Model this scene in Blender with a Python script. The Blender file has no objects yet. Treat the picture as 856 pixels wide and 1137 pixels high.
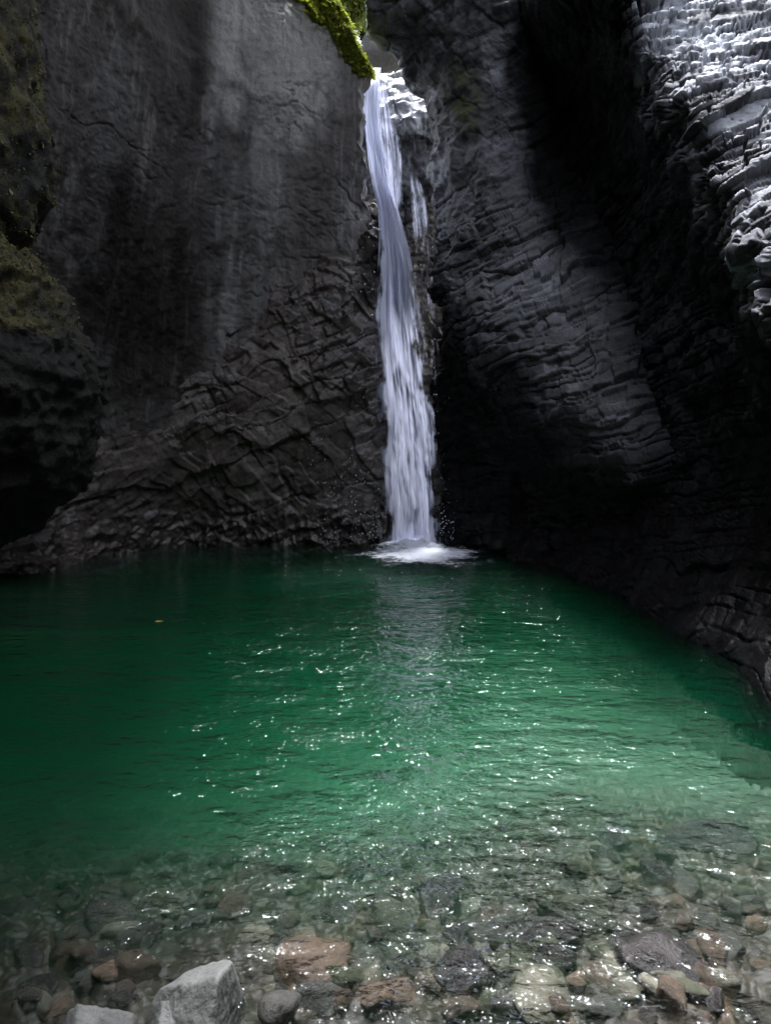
import bpy, math, random
import numpy as np
from mathutils import Vector
random.seed(7); RNG = np.random.default_rng(7)
SC = bpy.context.scene
COL = SC.collection
F, CX, HY, CH = 821.0, 428.0, 502.0, 2.0          # focal length and horizon, in photograph pixels; eye height in metres

def at(px, py, Y):
    px, py, Y = np.broadcast_arrays(np.asarray(px, float), np.asarray(py, float), np.asarray(Y, float))
    return np.stack([(px-CX)/F*Y, Y, CH-(py-HY)/F*Y], -1)

# ------------------------------------------------------------------ noise
def _h(ix, iy, iz, seed=0):
    h = (ix.astype(np.int64)*374761393 + iy.astype(np.int64)*668265263 + iz.astype(np.int64)*2147483647*31 + iz.astype(np.int64)*1274126177 + seed*974711) & 0xFFFFFFFF
    h = ((h ^ (h >> 13))*1274126177) & 0xFFFFFFFF
    h = ((h ^ (h >> 16))*2246822519) & 0xFFFFFFFF
    return ((h ^ (h >> 15)) & 0xFFFFFF)/float(0x1000000)
def hsh(a, b=None, seed=0):
    b = np.zeros_like(a) if b is None else b
    return _h(np.asarray(a), np.asarray(b), np.full(np.shape(a), 17), seed)
def vnoise(P, seed=0):
    i = np.floor(P); f = P-i; i = i.astype(np.int64)
    u = f*f*f*(f*(f*6-15)+10)
    x, y, z = i[..., 0], i[..., 1], i[..., 2]
    def c(a, b, d): return _h(x+a, y+b, z+d, seed)
    ux, uy, uz = u[..., 0], u[..., 1], u[..., 2]
    x00 = c(0,0,0)*(1-ux)+c(1,0,0)*ux; x10 = c(0,1,0)*(1-ux)+c(1,1,0)*ux
    x01 = c(0,0,1)*(1-ux)+c(1,0,1)*ux; x11 = c(0,1,1)*(1-ux)+c(1,1,1)*ux
    return ((x00*(1-uy)+x10*uy)*(1-uz)+(x01*(1-uy)+x11*uy)*uz)*2-1
_ROT = np.array([[0.36,0.48,-0.8],[-0.8,0.6,0.0],[0.48,0.64,0.6]])
def fbm(P, scale=1.0, octv=4, seed=0, gain=0.5, ridge=False):
    Q = P*scale; a = 1.0; s = 0.0; n = 0.0
    for k in range(octv):
        v = vnoise(Q, seed+k*13)
        if ridge: v = 1-2*np.abs(v)
        s = s+a*v; n += a; a *= gain
        Q = (Q @ _ROT.T)*2.03+11.7
    return s/n
def sstep(a, b, x):
    t = np.clip((x-a)/(b-a), 0, 1); return t*t*(3-2*t)

def unit(v): v = np.asarray(v, float); return v/np.linalg.norm(v)
def strata(P, nb, td, T, W, seed=0, warp=0.12, groove=0.02, gdepth=0.5, jg=0.55):
    """broken bedded rock: beds of thickness T along nb, joints every W along td; returns (offset -1..1, tone 0..1)"""
    Q = P + warp*np.stack([fbm(P, 0.9, 3, seed+1), fbm(P, 0.9, 3, seed+2), fbm(P, 0.9, 3, seed+3)], -1)
    b = Q @ unit(nb)/T
    b = b + 0.35*np.sin(b*1.7+seed)+0.2*np.sin(b*0.63+2*seed)
    k = np.floor(b); fr = b-k
    wf = 0.55+0.95*hsh(k, seed=seed+5)
    t = (Q @ unit(td))/W*wf+hsh(k, seed=seed+6)*37
    t = t+0.25*np.sin(t*2.1+k)
    j = np.floor(t); fc = t-j
    r = hsh(k, j, seed+7)
    off = 0.55*(hsh(k, seed=seed+8)-0.5)+1.0*(r-0.5)
    off = off+0.8*(hsh(k, j, seed+9)-0.5)*(fc-0.5)+0.4*(hsh(k, j, seed+10)-0.5)*(fr-0.5)
    e = np.minimum(np.minimum(fr, 1-fr)*T, np.minimum(fc, 1-fc)*W/wf)
    eb = np.minimum(fr, 1-fr)*T; ej = np.minimum(fc, 1-fc)*W/wf
    m = 0.25+1.5*sstep(-0.25, 0.45, fbm(P, 0.8/max(W, 0.3), 2, seed+12))          # some joints are open, some tight
    g_ = np.maximum(1-sstep(0, groove, eb), jg*(1-sstep(0, groove*0.7, ej)))
    off = off-gdepth*m*g_
    return off, hsh(k, j, seed+11)-0.9*np.clip(g_*m, 0, 1)                       # dirt collects in the open joints

# ------------------------------------------------------------------ mesh helpers
def make_mesh(name, V, Fc, mat, attrs=None, smooth=False, uv=None):
    V = np.ascontiguousarray(V, np.float32); Fc = np.ascontiguousarray(Fc, np.int32)
    me = bpy.data.meshes.new(name); n = Fc.shape[1]
    me.vertices.add(len(V)); me.vertices.foreach_set('co', V.ravel())
    me.loops.add(Fc.size); me.loops.foreach_set('vertex_index', Fc.ravel())
    me.polygons.add(len(Fc)); me.polygons.foreach_set('loop_start', np.arange(0, Fc.size, n, dtype=np.int32))
    me.update(calc_edges=True)
    if smooth: me.polygons.foreach_set('use_smooth', np.ones(len(Fc), bool))
    for k, a in (attrs or {}).items():
        at_ = me.attributes.new(k, 'FLOAT', 'POINT'); at_.data.foreach_set('value', np.ascontiguousarray(a, np.float32).ravel())
    if uv is not None:
        l = me.uv_layers.new(name='flow'); l.data.foreach_set('uv', np.ascontiguousarray(uv[Fc.ravel()], np.float32).ravel())
    me.materials.append(mat); me.validate(); me.update()
    return me
def link(name, me, parent=None):
    o = bpy.data.objects.new(name, me); COL.objects.link(o)
    if parent: o.parent = parent
    return o
def grid_faces(H, W, flip=False, wrapu=False):
    idx = np.arange(H*W).reshape(H, W)
    if wrapu: idx = np.concatenate([idx, idx[:, :1]], 1)
    a, b, c, d = idx[:-1, :-1], idx[:-1, 1:], idx[1:, 1:], idx[1:, :-1]
    q = np.stack([a, d, c, b] if not flip else [a, b, c, d], -1).reshape(-1, 4)
    return q
def grid_normals(P):
    du = np.gradient(P, axis=1); dv = np.gradient(P, axis=0)
    n = np.cross(dv, du); n /= np.linalg.norm(n, axis=-1, keepdims=True)+1e-9
    return n
def tag(o, label=None, cat=None, group=None, kind=None):
    for k, v in (('label', label), ('category', cat), ('group', group), ('kind', kind)):
        if v: o[k] = v
    return o
def empty(name, loc):
    o = bpy.data.objects.new(name, None); COL.objects.link(o); o.location = loc; o.empty_display_size = 0.2; return o

class Depth:
    """distance of a rock surface, interpolated through control points (px, py, Y)"""
    def __init__(s, pts, smooth=0.02):
        p = np.array(pts, float); s.c = p[:, :2]/100; n = len(p)
        K = np.linalg.norm(s.c[:, None]-s.c[None], axis=-1)
        A = np.zeros((n+3, n+3)); A[:n, :n] = K-smooth*np.eye(n); A[:n, n:] = np.c_[np.ones(n), s.c]; A[n:, :n] = A[:n, n:].T
        s.w = np.linalg.solve(A, np.r_[p[:, 2], 0, 0, 0])
    def __call__(s, px, py):
        q = np.stack([px, py], -1)/100; sh = q.shape[:-1]; q = q.reshape(-1, 2); n = len(s.c)
        out = np.empty(len(q))
        for i in range(0, len(q), 60000):
            c = q[i:i+60000]
            out[i:i+60000] = np.linalg.norm(c[:, None]-s.c[None], axis=-1) @ s.w[:n]+s.w[n]+c @ s.w[n+1:]
        return out.reshape(sh)
def axis(a, b, lo, hi, st, coarse=14.0):
    """samples from a to b: fine (st) between lo and hi, coarse outside"""
    parts = []
    if a < lo: parts.append(np.linspace(a, lo, max(2, int((lo-a)/coarse)), endpoint=False))
    parts.append(np.arange(max(a, lo), min(b, hi), st))
    if b > hi: parts.append(np.linspace(hi, b, max(2, int((b-hi)/coarse))))
    return np.concatenate(parts)

# ------------------------------------------------------------------ materials
class NT:
    def __init__(s, name):
        s.m = bpy.data.materials.new(name); s.m.use_nodes = True; s.t = s.m.node_tree; s.t.nodes.clear()
        s.out = s.n('ShaderNodeOutputMaterial')
    def n(s, t, **kw):
        nd = s.t.nodes.new(t)
        for k, v in kw.items():
            if hasattr(nd, k): setattr(nd, k, v)
        return nd
    def l(s, a, b): s.t.links.new(a, b)
    def put(s, sock, v):
        if isinstance(v, bpy.types.NodeSocket): s.l(v, sock)
        else: sock.default_value = v
    def math(s, op, a, b=0.0, c=0.0, clamp=False):
        nd = s.n('ShaderNodeMath', operation=op, use_clamp=clamp)
        s.put(nd.inputs[0], a); s.put(nd.inputs[1], b); s.put(nd.inputs[2], c); return nd.outputs[0]
    def mix(s, f, a, b, blend='MIX'):
        nd = s.n('ShaderNodeMix', data_type='RGBA', blend_type=blend)
        s.put(nd.inputs['Factor'], f)
        ia = [i for i in nd.inputs if i.type == 'RGBA']; s.put(ia[0], a); s.put(ia[1], b)
        return [o for o in nd.outputs if o.type == 'RGBA'][0]
    def noise(s, vec, scale, detail=5, rough=0.6, dist=0.0):
        nd = s.n('ShaderNodeTexNoise'); s.l(vec, nd.inputs['Vector'])
        nd.inputs['Scale'].default_value = scale; nd.inputs['Detail'].default_value = detail
        nd.inputs['Roughness'].default_value = rough; nd.inputs['Distortion'].default_value = dist
        return nd.outputs['Fac']
    def ramp(s, f, a, b, lo=0.0, hi=1.0):
        nd = s.n('ShaderNodeMapRange', interpolation_type='SMOOTHSTEP')
        s.put(nd.inputs['Value'], f)
        for k, v in (('From Min', a), ('From Max', b), ('To Min', lo), ('To Max', hi)): nd.inputs[k].default_value = v
        return nd.outputs['Result']
    def attr(s, name): return s.n('ShaderNodeAttribute', attribute_name=name).outputs['Fac']
    def mapping(s, vec, scale=(1,1,1), rot=(0,0,0)):
        nd = s.n('ShaderNodeMapping'); s.l(vec, nd.inputs['Vector']); nd.inputs['Scale'].default_value = scale; nd.inputs['Rotation'].default_value = rot
        return nd.outputs['Vector']
def rgba(c): return (c[0], c[1], c[2], 1)

def rock_mat(name, dark, mid, light, rough=0.55, wet=0.0, streak=0.0, fine=9.0, bump=0.35, moss=None, tone=0.5, wetz=1.2):
    k = NT(name); geo = k.n('ShaderNodeNewGeometry'); P = geo.outputs['Position']; sep = k.n('ShaderNodeSeparateXYZ'); k.l(P, sep.inputs[0])
    n1 = k.noise(P, 0.55, 6, 0.62, 0.4); n2 = k.noise(P, fine*0.45, 6, 0.68); n3 = k.noise(P, fine*3, 4, 0.7)
    t = k.attr('tone')
    f = k.math('ADD', k.math('MULTIPLY', n1, 0.55), k.math('MULTIPLY', n2, 0.45))
    f = k.math('ADD', f, k.math('MULTIPLY', k.math('SUBTRACT', t, 0.5), tone*0.5))
    col = k.mix(k.ramp(f, 0.30, 0.54), rgba(dark), rgba(mid))
    col = k.mix(k.ramp(f, 0.52, 0.74), col, rgba(light))
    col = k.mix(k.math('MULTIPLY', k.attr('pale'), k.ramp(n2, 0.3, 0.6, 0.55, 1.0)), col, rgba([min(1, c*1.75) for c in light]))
    col = k.mix(k.math('MULTIPLY', k.attr('dark'), 0.9), col, k.mix(0.985, col, (0.0035, 0.003, 0.0028, 1)))   # shade of hollows and undersides painted into the rock colour, also wet stains
    if streak > 0:                                           # mineral runs down the wall
        s1 = k.noise(k.mapping(P, (2.6, 2.6, 0.16)), 1.0, 5, 0.65, 0.3); s2 = k.noise(k.mapping(P, (9, 9, 0.35)), 1.0, 4, 0.6)
        sv = k.math('ADD', k.math('MULTIPLY', s1, 0.6), k.math('MULTIPLY', s2, 0.4))
        col = k.mix(k.math('MULTIPLY', k.ramp(sv, 0.5, 0.68, 0, streak), k.ramp(k.attr('dark'), 0, 1, 1, 0.12)), col, rgba([min(1, c*1.5) for c in light]))
        col = k.mix(k.ramp(sv, 0.5, 0.3, 0, streak), col, rgba([c*0.6 for c in dark]))
    col = k.mix(k.math('MULTIPLY', k.ramp(n3, 0.35, 0.65), 0.5), col, k.mix(0.55, col, (0, 0, 0, 1)))
    w = k.ramp(sep.outputs['Z'], wetz, 0.0)
    w = k.math('MULTIPLY', w, k.ramp(n2, 0.3, 0.6, 0.5, 1.0))
    wetn = k.math('MAXIMUM', w, k.math('MULTIPLY', k.attr('wet'), 1.0))
    wetn = k.math('MAXIMUM', wetn, k.ramp(n1, 0.62, 0.4, 0, wet))
    col = k.mix(k.math('MULTIPLY', wetn, 0.5), col, k.mix(0.6, col, (0.004, 0.004, 0.005, 1)))
    if moss:
        up = k.n('ShaderNodeSeparateXYZ'); k.l(geo.outputs['Normal'], up.inputs[0])
        mm = k.math('MULTIPLY', k.attr('moss'), k.ramp(k.math('ADD', n2, k.math('MULTIPLY', up.outputs['Z'], 0.25)), 0.35, 0.62))
        mc = k.mix(k.ramp(n3, 0.3, 0.7), rgba([c*0.45 for c in moss]), rgba(moss))
        col = k.mix(mm, col, mc)
    b = k.n('ShaderNodeBsdfPrincipled'); k.l(col, b.inputs['Base Color'])
    r = k.math('SUBTRACT', k.ramp(n2, 0.2, 0.8, rough-0.1, rough+0.15), k.math('MULTIPLY', wetn, rough-0.22), clamp=True)
    k.l(r, b.inputs['Roughness'])
    k.l(k.math('MULTIPLY', k.ramp(wetn, 0, 1, 0.3, 0.75), k.ramp(k.attr('dark'), 0, 1, 1, 0.12)), b.inputs['Specular IOR Level'])
    bp = k.n('ShaderNodeBump'); bp.inputs['Strength'].default_value = bump; bp.inputs['Distance'].default_value = 0.05
    hgt = k.math('ADD', k.math('MULTIPLY', n2, 0.7), k.math('MULTIPLY', n3, 0.45)); k.l(hgt, bp.inputs['Height'])
    k.l(bp.outputs['Normal'], b.inputs['Normal']); k.l(b.outputs[0], k.out.inputs['Surface'])
    return k.m

MOSSC = (0.075, 0.095, 0.014)
M_WALL = rock_mat('smooth_wet_limestone', (0.075,0.063,0.056), (0.18,0.158,0.145), (0.38,0.355,0.335), rough=0.55, streak=0.6, fine=14, bump=0.6, moss=MOSSC, tone=0.35)
M_OUT = rock_mat('brown_bedded_limestone', (0.065,0.05,0.042), (0.19,0.152,0.133), (0.40,0.345,0.315), rough=0.42, wet=0.55, fine=10, bump=0.4, moss=MOSSC, wetz=2.6)
M_BUT = rock_mat('grey_bedded_limestone', (0.065,0.065,0.069), (0.23,0.231,0.243), (0.47,0.473,0.50), rough=0.55, wet=0.25, fine=10, bump=0.4, moss=(0.13, 0.14, 0.04))
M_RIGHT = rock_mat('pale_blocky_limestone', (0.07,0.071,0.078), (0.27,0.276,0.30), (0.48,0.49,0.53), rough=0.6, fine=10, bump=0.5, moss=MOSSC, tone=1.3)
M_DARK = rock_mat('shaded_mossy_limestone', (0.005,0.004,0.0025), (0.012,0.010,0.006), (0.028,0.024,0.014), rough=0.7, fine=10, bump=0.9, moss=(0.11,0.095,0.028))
M_LEDGE = rock_mat('washed_ledge_rock', (0.10,0.10,0.115), (0.28,0.28,0.32), (0.50,0.50,0.56), rough=0.32, wet=0.25, fine=14, bump=0.35, moss=MOSSC)
M_CHOCK = rock_mat('worn_grey_boulder', (0.10,0.095,0.095), (0.19,0.18,0.18), (0.28,0.27,0.27), rough=0.6, fine=8, bump=0.3)

def leaf_mat(name, a, b, trans=0.35):
    k = NT(name); geo = k.n('ShaderNodeNewGeometry'); r = geo.outputs['Random Per Island']
    n = k.noise(geo.outputs['Position'], 3.0, 3)
    f = k.math('ADD', k.math('MULTIPLY', r, 0.6), k.math('MULTIPLY', n, 0.4))
    c = k.mix(f, rgba(a), rgba(b))
    d = k.n('ShaderNodeBsdfPrincipled'); k.l(c, d.inputs['Base Color']); d.inputs['Roughness'].default_value = 0.6
    t = k.n('ShaderNodeBsdfTranslucent'); k.l(k.mix(0.3, c, (0.3, 0.35, 0.02, 1)), t.inputs['Color'])
    m = k.n('ShaderNodeMixShader'); m.inputs[0].default_value = trans; k.l(d.outputs[0], m.inputs[1]); k.l(t.outputs[0], m.inputs[2]); k.l(m.outputs[0], k.out.inputs['Surface'])
    return k.m
M_MOSS = leaf_mat('moss_fronds', (0.10,0.135,0.014), (0.46,0.48,0.08), 0.6)
M_DMOSS = leaf_mat('dark_moss_fronds', (0.04,0.036,0.010), (0.16,0.14,0.038), 0.15)
M_LEAF = leaf_mat('shrub_leaves', (0.10,0.15,0.02), (0.32,0.36,0.10), 0.45)
M_YLEAF = leaf_mat('yellow_leaf', (0.5,0.33,0.05), (0.6,0.42,0.08), 0.2)

# ------------------------------------------------------------------ rock surfaces
NB = (-0.30, -0.10, 0.95)                                    # the beds dip to the left
def wrap_cols(P, edge_col, side, n=26, back=3.0, lat=0.15):
    """carry the surface round its free edge and back into the cliff"""
    t = np.linspace(0, 1, n+1)[1:]; tt = t**1.3
    E = P[:, edge_col][:, None, :]
    add = E+np.stack([lat*np.sqrt(t)*side, back*tt, np.zeros_like(t)], -1)[None]
    return np.concatenate([P, add], 1) if side > 0 else np.concatenate([add[:, ::-1], P], 1)
def surface(name, P, disp, mat, attrs=None, parent=None, smooth=False):
    N = grid_normals(P)
    d, at_ = disp(P, N)
    V = P+N*d[..., None]
    H, W = d.shape
    at_.update(attrs or {})
    for k in ('tone', 'wet', 'moss', 'dark', 'pale'):
        if k not in at_: at_[k] = np.zeros((H, W))
    me = make_mesh(name, V.reshape(-1, 3), grid_faces(H, W), mat, {k: v for k, v in at_.items()}, smooth)
    o = link(name, me, parent); o['_'] = 0; del o['_']
    return o, V

def interp(y, tab):
    t = np.array(tab, float); return np.interp(y, t[:, 0], t[:, 1])

# ---- rear cliff, left of the fall
cl = Depth([(-500,700,6.5),(0,700,11.6),(100,700,14),(200,700,16.3),(400,700,16.4),
 (-500,605,6.5),(0,605,12.0),(100,605,14.3),(200,605,16.5),(300,605,16.8),(420,605,16.8),
 (-500,450,6.5),(0,450,12.0),(100,450,13.7),(200,450,15.3),(300,450,16.5),(420,450,16.9),
 (-500,300,6.3),(0,300,11.4),(100,300,13.0),(200,300,14.8),(300,300,16.1),(420,300,16.6),
 (-500,150,6.0),(0,150,10.7),(100,150,12.3),(200,150,14.4),(300,150,15.8),(420,150,16.5),
 (-500,0,5.6),(0,0,10.0),(100,0,11.7),(200,0,14.1),(300,0,15.8),(420,0,17.0),
 (-500,-80,5.3),(0,-80,9.6),(100,-80,11.3),(200,-80,14.0),(300,-80,16.1),(420,-80,17.8),
 (-500,-260,5.2),(0,-260,10),(100,-260,14),(200,-260,25),(300,-260,32),(420,-260,35),
 (-500,-600,7),(0,-600,14),(200,-600,40),(420,-600,60)])
pyv = axis(-600, 700, 0, 640, 1.5, 12); e = interp(pyv, [(-600,330),(-120,330),(-30,352),(0,360),(25,373),(50,386),(80,402),(130,396),(200,404),(260,418),(330,430),(700,435)])
e = e+3.0*np.sin(pyv*0.11)+2.0*np.sin(pyv*0.043+1)+1.2*np.sin(pyv*0.31)
u = axis(0, 1, 0.5479, 1.0, 1.5/905, 0.012)
PX = -500+(e[:, None]+500)*u[None]; PY = np.repeat(pyv[:, None], PX.shape[1], 1)
P = at(PX, PY, cl(PX, PY)); P = wrap_cols(P, -1, 1)
P[:, -26:, 1] -= (np.linspace(0, 1, 27)[1:]**1.3)[None]*2.6*sstep(330, 230, pyv)[:, None]
def d_cliff(P, N):
    s, tone = strata(P, (-0.3,-0.1,0.95), (1,0.5,0.1), 1.3, 2.2, 3, 0.5, 0.05)
    z = P[..., 2]; px = CX+F*P[..., 0]/P[..., 1]
    rough = sstep(10.2, 11.5, z+0.5*fbm(P, 0.7, 3, 5))*0.9+sstep(2.5, 0.3, z)*1.2+0.6*np.exp(-((z-7.0-0.3*(P[..., 0]+4))/0.5)**2)*sstep(0.0, 0.5, fbm(P, 0.9, 3, 8))
    blk, _ = strata(P, NB, (1,0.4,0.2), 0.35, 0.55, 4, 0.2)
    d = 0.25*fbm(P, 0.45, 4, 1)+0.07*fbm(P, 1.7, 5, 2)+0.03*fbm(P, 7, 4, 6)+0.018*fbm(P, 14, 3, 7, ridge=True)+0.10*blk*np.clip(rough, 0, 1.2)
    band = np.exp(-((z-9.35+0.25*P[..., 0]*0.2+0.2*fbm(P, 1.2, 3, 12))/0.16)**2)      # broken ledge across the upper wall
    d = d+0.07*band*(0.6+0.6*fbm(P, 3, 3, 9))+0.04*sstep(9.3, 9.6, z+0.2*fbm(P, 1.2, 3, 12))
    wet = 0.6*sstep(0.5, 0.75, fbm(P*np.array([1.2,1.2,0.15]), 1.0, 4, 31)*0.5+0.55)*sstep(10, 8, z)
    for sc_, w_, dp in ((0.42, 0.018, 0.07), (0.9, 0.022, 0.045)):                              # hairline fractures, broken where the rock is sound
        cr = fbm(P*np.array([1, 1, 1.7])+sc_*40, sc_, 4, 15); d = d-dp*(1-sstep(0, w_, np.abs(cr)))*sstep(-0.05, 0.3, fbm(P+3, 0.5, 3, 16))
    py = HY-F*(z-CH)/P[..., 1]
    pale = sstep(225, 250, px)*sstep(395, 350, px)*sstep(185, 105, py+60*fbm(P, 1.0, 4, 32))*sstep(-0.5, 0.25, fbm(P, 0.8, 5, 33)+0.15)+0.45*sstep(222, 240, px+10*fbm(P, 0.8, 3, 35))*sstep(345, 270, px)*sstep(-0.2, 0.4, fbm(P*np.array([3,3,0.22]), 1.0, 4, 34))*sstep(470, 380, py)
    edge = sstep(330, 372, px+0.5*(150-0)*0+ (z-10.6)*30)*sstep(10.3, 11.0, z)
    return d, {'tone': tone*0.3+0.35, 'wet': wet, 'moss': np.clip(edge+0.25*sstep(-5.5, -7.5, P[..., 0]), 0, 1), 'pale': pale, 'dark': 0.6*sstep(268, 190, px+18*fbm(P, 0.7, 4, 36))*sstep(520, 380, py+40*fbm(P, 0.7, 3, 37))+0.35*sstep(0.0, 0.5, fbm(P*np.array([1,1,0.35]), 0.6, 4, 38))}  # left part darkened in the colour to imitate shade; last term is random staining
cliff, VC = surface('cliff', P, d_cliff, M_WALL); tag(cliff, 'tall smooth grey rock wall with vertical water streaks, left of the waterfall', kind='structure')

# ---- bedded outcrop at the foot of the rear cliff
oc = Depth([(-30,640,11.2),(-30,605,11.5),(-30,570,11.8),(-30,530,12.6),(-30,400,13.5),(60,640,12.6),(120,640,14.2),(220,640,15.9),(320,640,15.8),(440,640,15.7),
 (60,605,12.9),(120,605,14.4),(220,605,16.1),(320,605,15.9),(440,605,15.9),
 (60,540,13.4),(120,540,14.3),(220,540,15.75),(320,540,15.7),(440,540,16.0),
 (60,470,13.6),(120,470,14.2),(235,470,15.4),(320,450,15.7),(440,450,16.1),
 (60,420,13.7),(150,420,14.9),(235,400,15.55),(320,360,15.8),(440,360,16.2),
 (60,350,13.8),(150,370,15.3),(245,350,15.85),(300,320,16.0),(360,290,16.1),(440,270,16.3),
 (150,300,16.0),(245,310,16.7),(310,285,16.8),(370,255,16.9),(440,225,17.0),(250,250,17.5),(440,190,17.8)])
pxv = np.arange(-30, 429, 1.25); pyv = np.arange(210, 640, 1.25); PX, PY = np.meshgrid(pxv, pyv)
P = at(PX, PY, oc(PX, PY))
def d_out(P, N):
    a, t1 = strata(P, NB, (0.9,0.3,0.35), 0.75, 1.3, 21, 0.4, 0.02, 0.18, 0.25)
    b, t2 = strata(P, (-0.38,-0.1,0.9), (0.85,0.2,0.3), 0.14, 0.30, 22, 0.22, 0.012, 0.3, 0.4)
    left = sstep(-3.2, -4.6, P[..., 0])
    cc, t3 = strata(P, (0.6,0.3,0.75), (0.6,0.2,-0.8), 0.26, 0.36, 27, 0.3, 0.012, 0.12, 0.5); sel = sstep(-0.15, 0.25, fbm(P, 0.7, 3, 28))
    d = (0.22*a+(0.11*b)*sel+0.12*cc*(1-0.5*sel))*(1-0.5*left)+0.13*fbm(P, 0.9, 4, 23)+0.035*fbm(P, 3.5, 5, 24, ridge=True)
    low = sstep(1.6, 0.2, P[..., 2]); d = d+low*0.10*fbm(P, 3.5, 4, 25, ridge=True)
    wet = np.clip(sstep(0.1, 0.5, fbm(P, 1.2, 4, 26))+sstep(-2.2, -0.6, P[..., 0])*0.7+low*0.6, 0, 1)
    return d, {'tone': 0.5*t1+0.5*t2, 'wet': wet, 'moss': 0.0*d, 'dark': np.clip(0.85*sstep(110, 20, CX+F*P[..., 0]/P[..., 1])+0.8*sstep(385, 405, CX+F*P[..., 0]/P[..., 1])*sstep(4.8, 5.6, P[..., 2]), 0, 1)}  # left end painted in shade; sunlit patch by the fall dulled in colour
outcrop, VO = surface('rock_outcrop', P, d_out, M_OUT)
tag(outcrop, 'wet brown cracked rock outcrop at the foot of the cliff left of the waterfall', 'rock outcrop')

# ---- back of the slot, behind the falling water
pxv = np.arange(395, 560, 1.3); pyv = np.concatenate([np.arange(225, 640, 1.3)]); PX, PY = np.meshgrid(pxv, pyv)
sl = Depth([(395,225,18.2),(470,225,18.3),(560,225,18.3),(395,400,17.9),(470,400,18),(560,400,18),(395,640,17.2),(470,640,17.3),(560,640,17.3)])
P = at(PX, PY, sl(PX, PY))
def d_slot(P, N):
    a, t1 = strata(P, NB, (1,0.1,0.3), 0.5, 0.8, 41, 0.3)
    return 0.14*a+0.2*fbm(P, 0.9, 5, 42)+0.05*fbm(P, 5, 3, 43, ridge=True), {'tone': t1, 'wet': np.ones(P.shape[:2])}
slot, _ = surface('cliff', P, d_slot, M_OUT); tag(slot, 'dark wet recess of rock behind the falling water', kind='structure')

# ---- washed ledge that carries the stream over the lip
pyv = axis(76, 330, 76, 330, 1.2); nb_ = 60
pl = interp(pyv, [(76,402),(140,398),(330,404)]); pr = interp(pyv, [(76,452),(90,462),(110,474),(140,481),(190,488),(330,492)])
u = np.linspace(0, 1, 80); PX = pl[:, None]+(pr-pl)[:, None]*u[None]; PY = np.repeat(pyv[:, None], 80, 1)
Yb = 17.9+0.25*((PX-425)/40)**2+interp(PY, [(76,1.25),(90,0.75),(110,0.3),(130,0.0),(150,0.05),(162,0.25),(180,0.05),(205,-0.15),(240,0.1),(330,0.3)])
P = at(PX, PY, Yb)
t = np.linspace(1, 0, nb_, endpoint=False)[:, None, None]
top = P[0][None]+np.concatenate([0*t, 5.0*t**1.4, 0.25*t], -1)
P = np.concatenate([top, P], 0)
def d_ledge(P, N):
    a, t1 = strata(P, (-0.35,-0.2,0.9), (0.9,0.3,0.1), 0.34, 0.55, 51, 0.25, 0.04, 0.5)
    d = 0.10*a+0.14*fbm(P, 1.6, 3, 52)-0.12*np.abs(fbm(P, 2.6, 3, 53))
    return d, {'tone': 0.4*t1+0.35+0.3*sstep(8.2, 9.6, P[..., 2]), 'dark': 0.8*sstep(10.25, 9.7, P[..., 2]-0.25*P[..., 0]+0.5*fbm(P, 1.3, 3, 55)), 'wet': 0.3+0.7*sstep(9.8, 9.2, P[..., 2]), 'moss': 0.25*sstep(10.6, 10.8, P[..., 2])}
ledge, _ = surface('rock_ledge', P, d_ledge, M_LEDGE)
tag(ledge, 'pale water-worn rock ledge shining in daylight at the lip of the waterfall', 'rock ledge')

# ---- buttress right of the fall
bu = Depth([(395,-120,17),(395,0,16.1),(430,20,16.0),(470,20,15.7),(520,20,15.3),(580,20,14.6),(640,20,14.6),(720,20,15),
 (460,90,16.9),(500,90,15.6),(540,90,15.1),(600,90,14.9),(680,90,14.6),(760,90,14.6),
 (480,180,16.6),(510,180,15.4),(550,180,14.8),(600,180,14.7),(680,180,14.4),
 (485,260,16.2),(510,260,15.1),(560,260,14.2),(620,250,13.9),(680,260,13.6),(760,260,13.6),
 (490,320,15.6),(520,330,14.5),(570,340,13.5),(640,330,12.9),(700,330,12.6),(760,330,12.4),
 (505,380,15.0),(540,400,13.9),(600,420,12.7),(660,420,12.0),(720,420,11.6),(780,420,11.4),
 (600,470,12.6),(660,510,11.5),(700,540,11.0),(780,540,10.6),
 (500,440,16.2),(540,460,15.3),(590,510,14.2),(640,550,13.2),(680,590,12.4),(740,600,11.5),
 (500,530,16.3),(560,560,15.3),(500,600,16.0),(560,605,14.6),(620,615,13.0),(680,640,11.4),(760,660,10.5),
 (500,660,15.7),(600,660,13.4),(760,700,9.5),
 (500,-120,18.5),(600,-120,15.5),(700,-120,15.5),(760,-120,16),(395,-300,36),(500,-300,32),(600,-300,24),(760,-300,20)])
pyv = axis(-300, 665, 0, 650, 1.4, 10)
e = interp(pyv, [(-300,680),(-60,590),(-14,470),(-4,404),(0,404),(20,407),(36,415),(42,440),(60,450),(76,453),(95,465),(112,474),(140,480),(180,485),(240,482),(300,480),(330,486),(370,492),(430,492),(520,490),(665,488)])
e = e+2.0*np.sin(pyv*0.13)+1.5*np.sin(pyv*0.047+2)+1.0*np.sin(pyv*0.37)
u = axis(0, 1, 0, 0.93, 1.35/330, 0.01); PX = e[:, None]+(775-e)[:, None]*u[None]; PY = np.repeat(pyv[:, None], PX.shape[1], 1)
P = at(PX, PY, bu(PX, PY)); P = wrap_cols(P, 0, -1, 26, 3.0, 0.02)
P[:, :26, 1] -= (np.linspace(1, 0, 27)[:26]**1.3)[None]*2.65*sstep(430, 330, pyv)[:, None]
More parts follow.
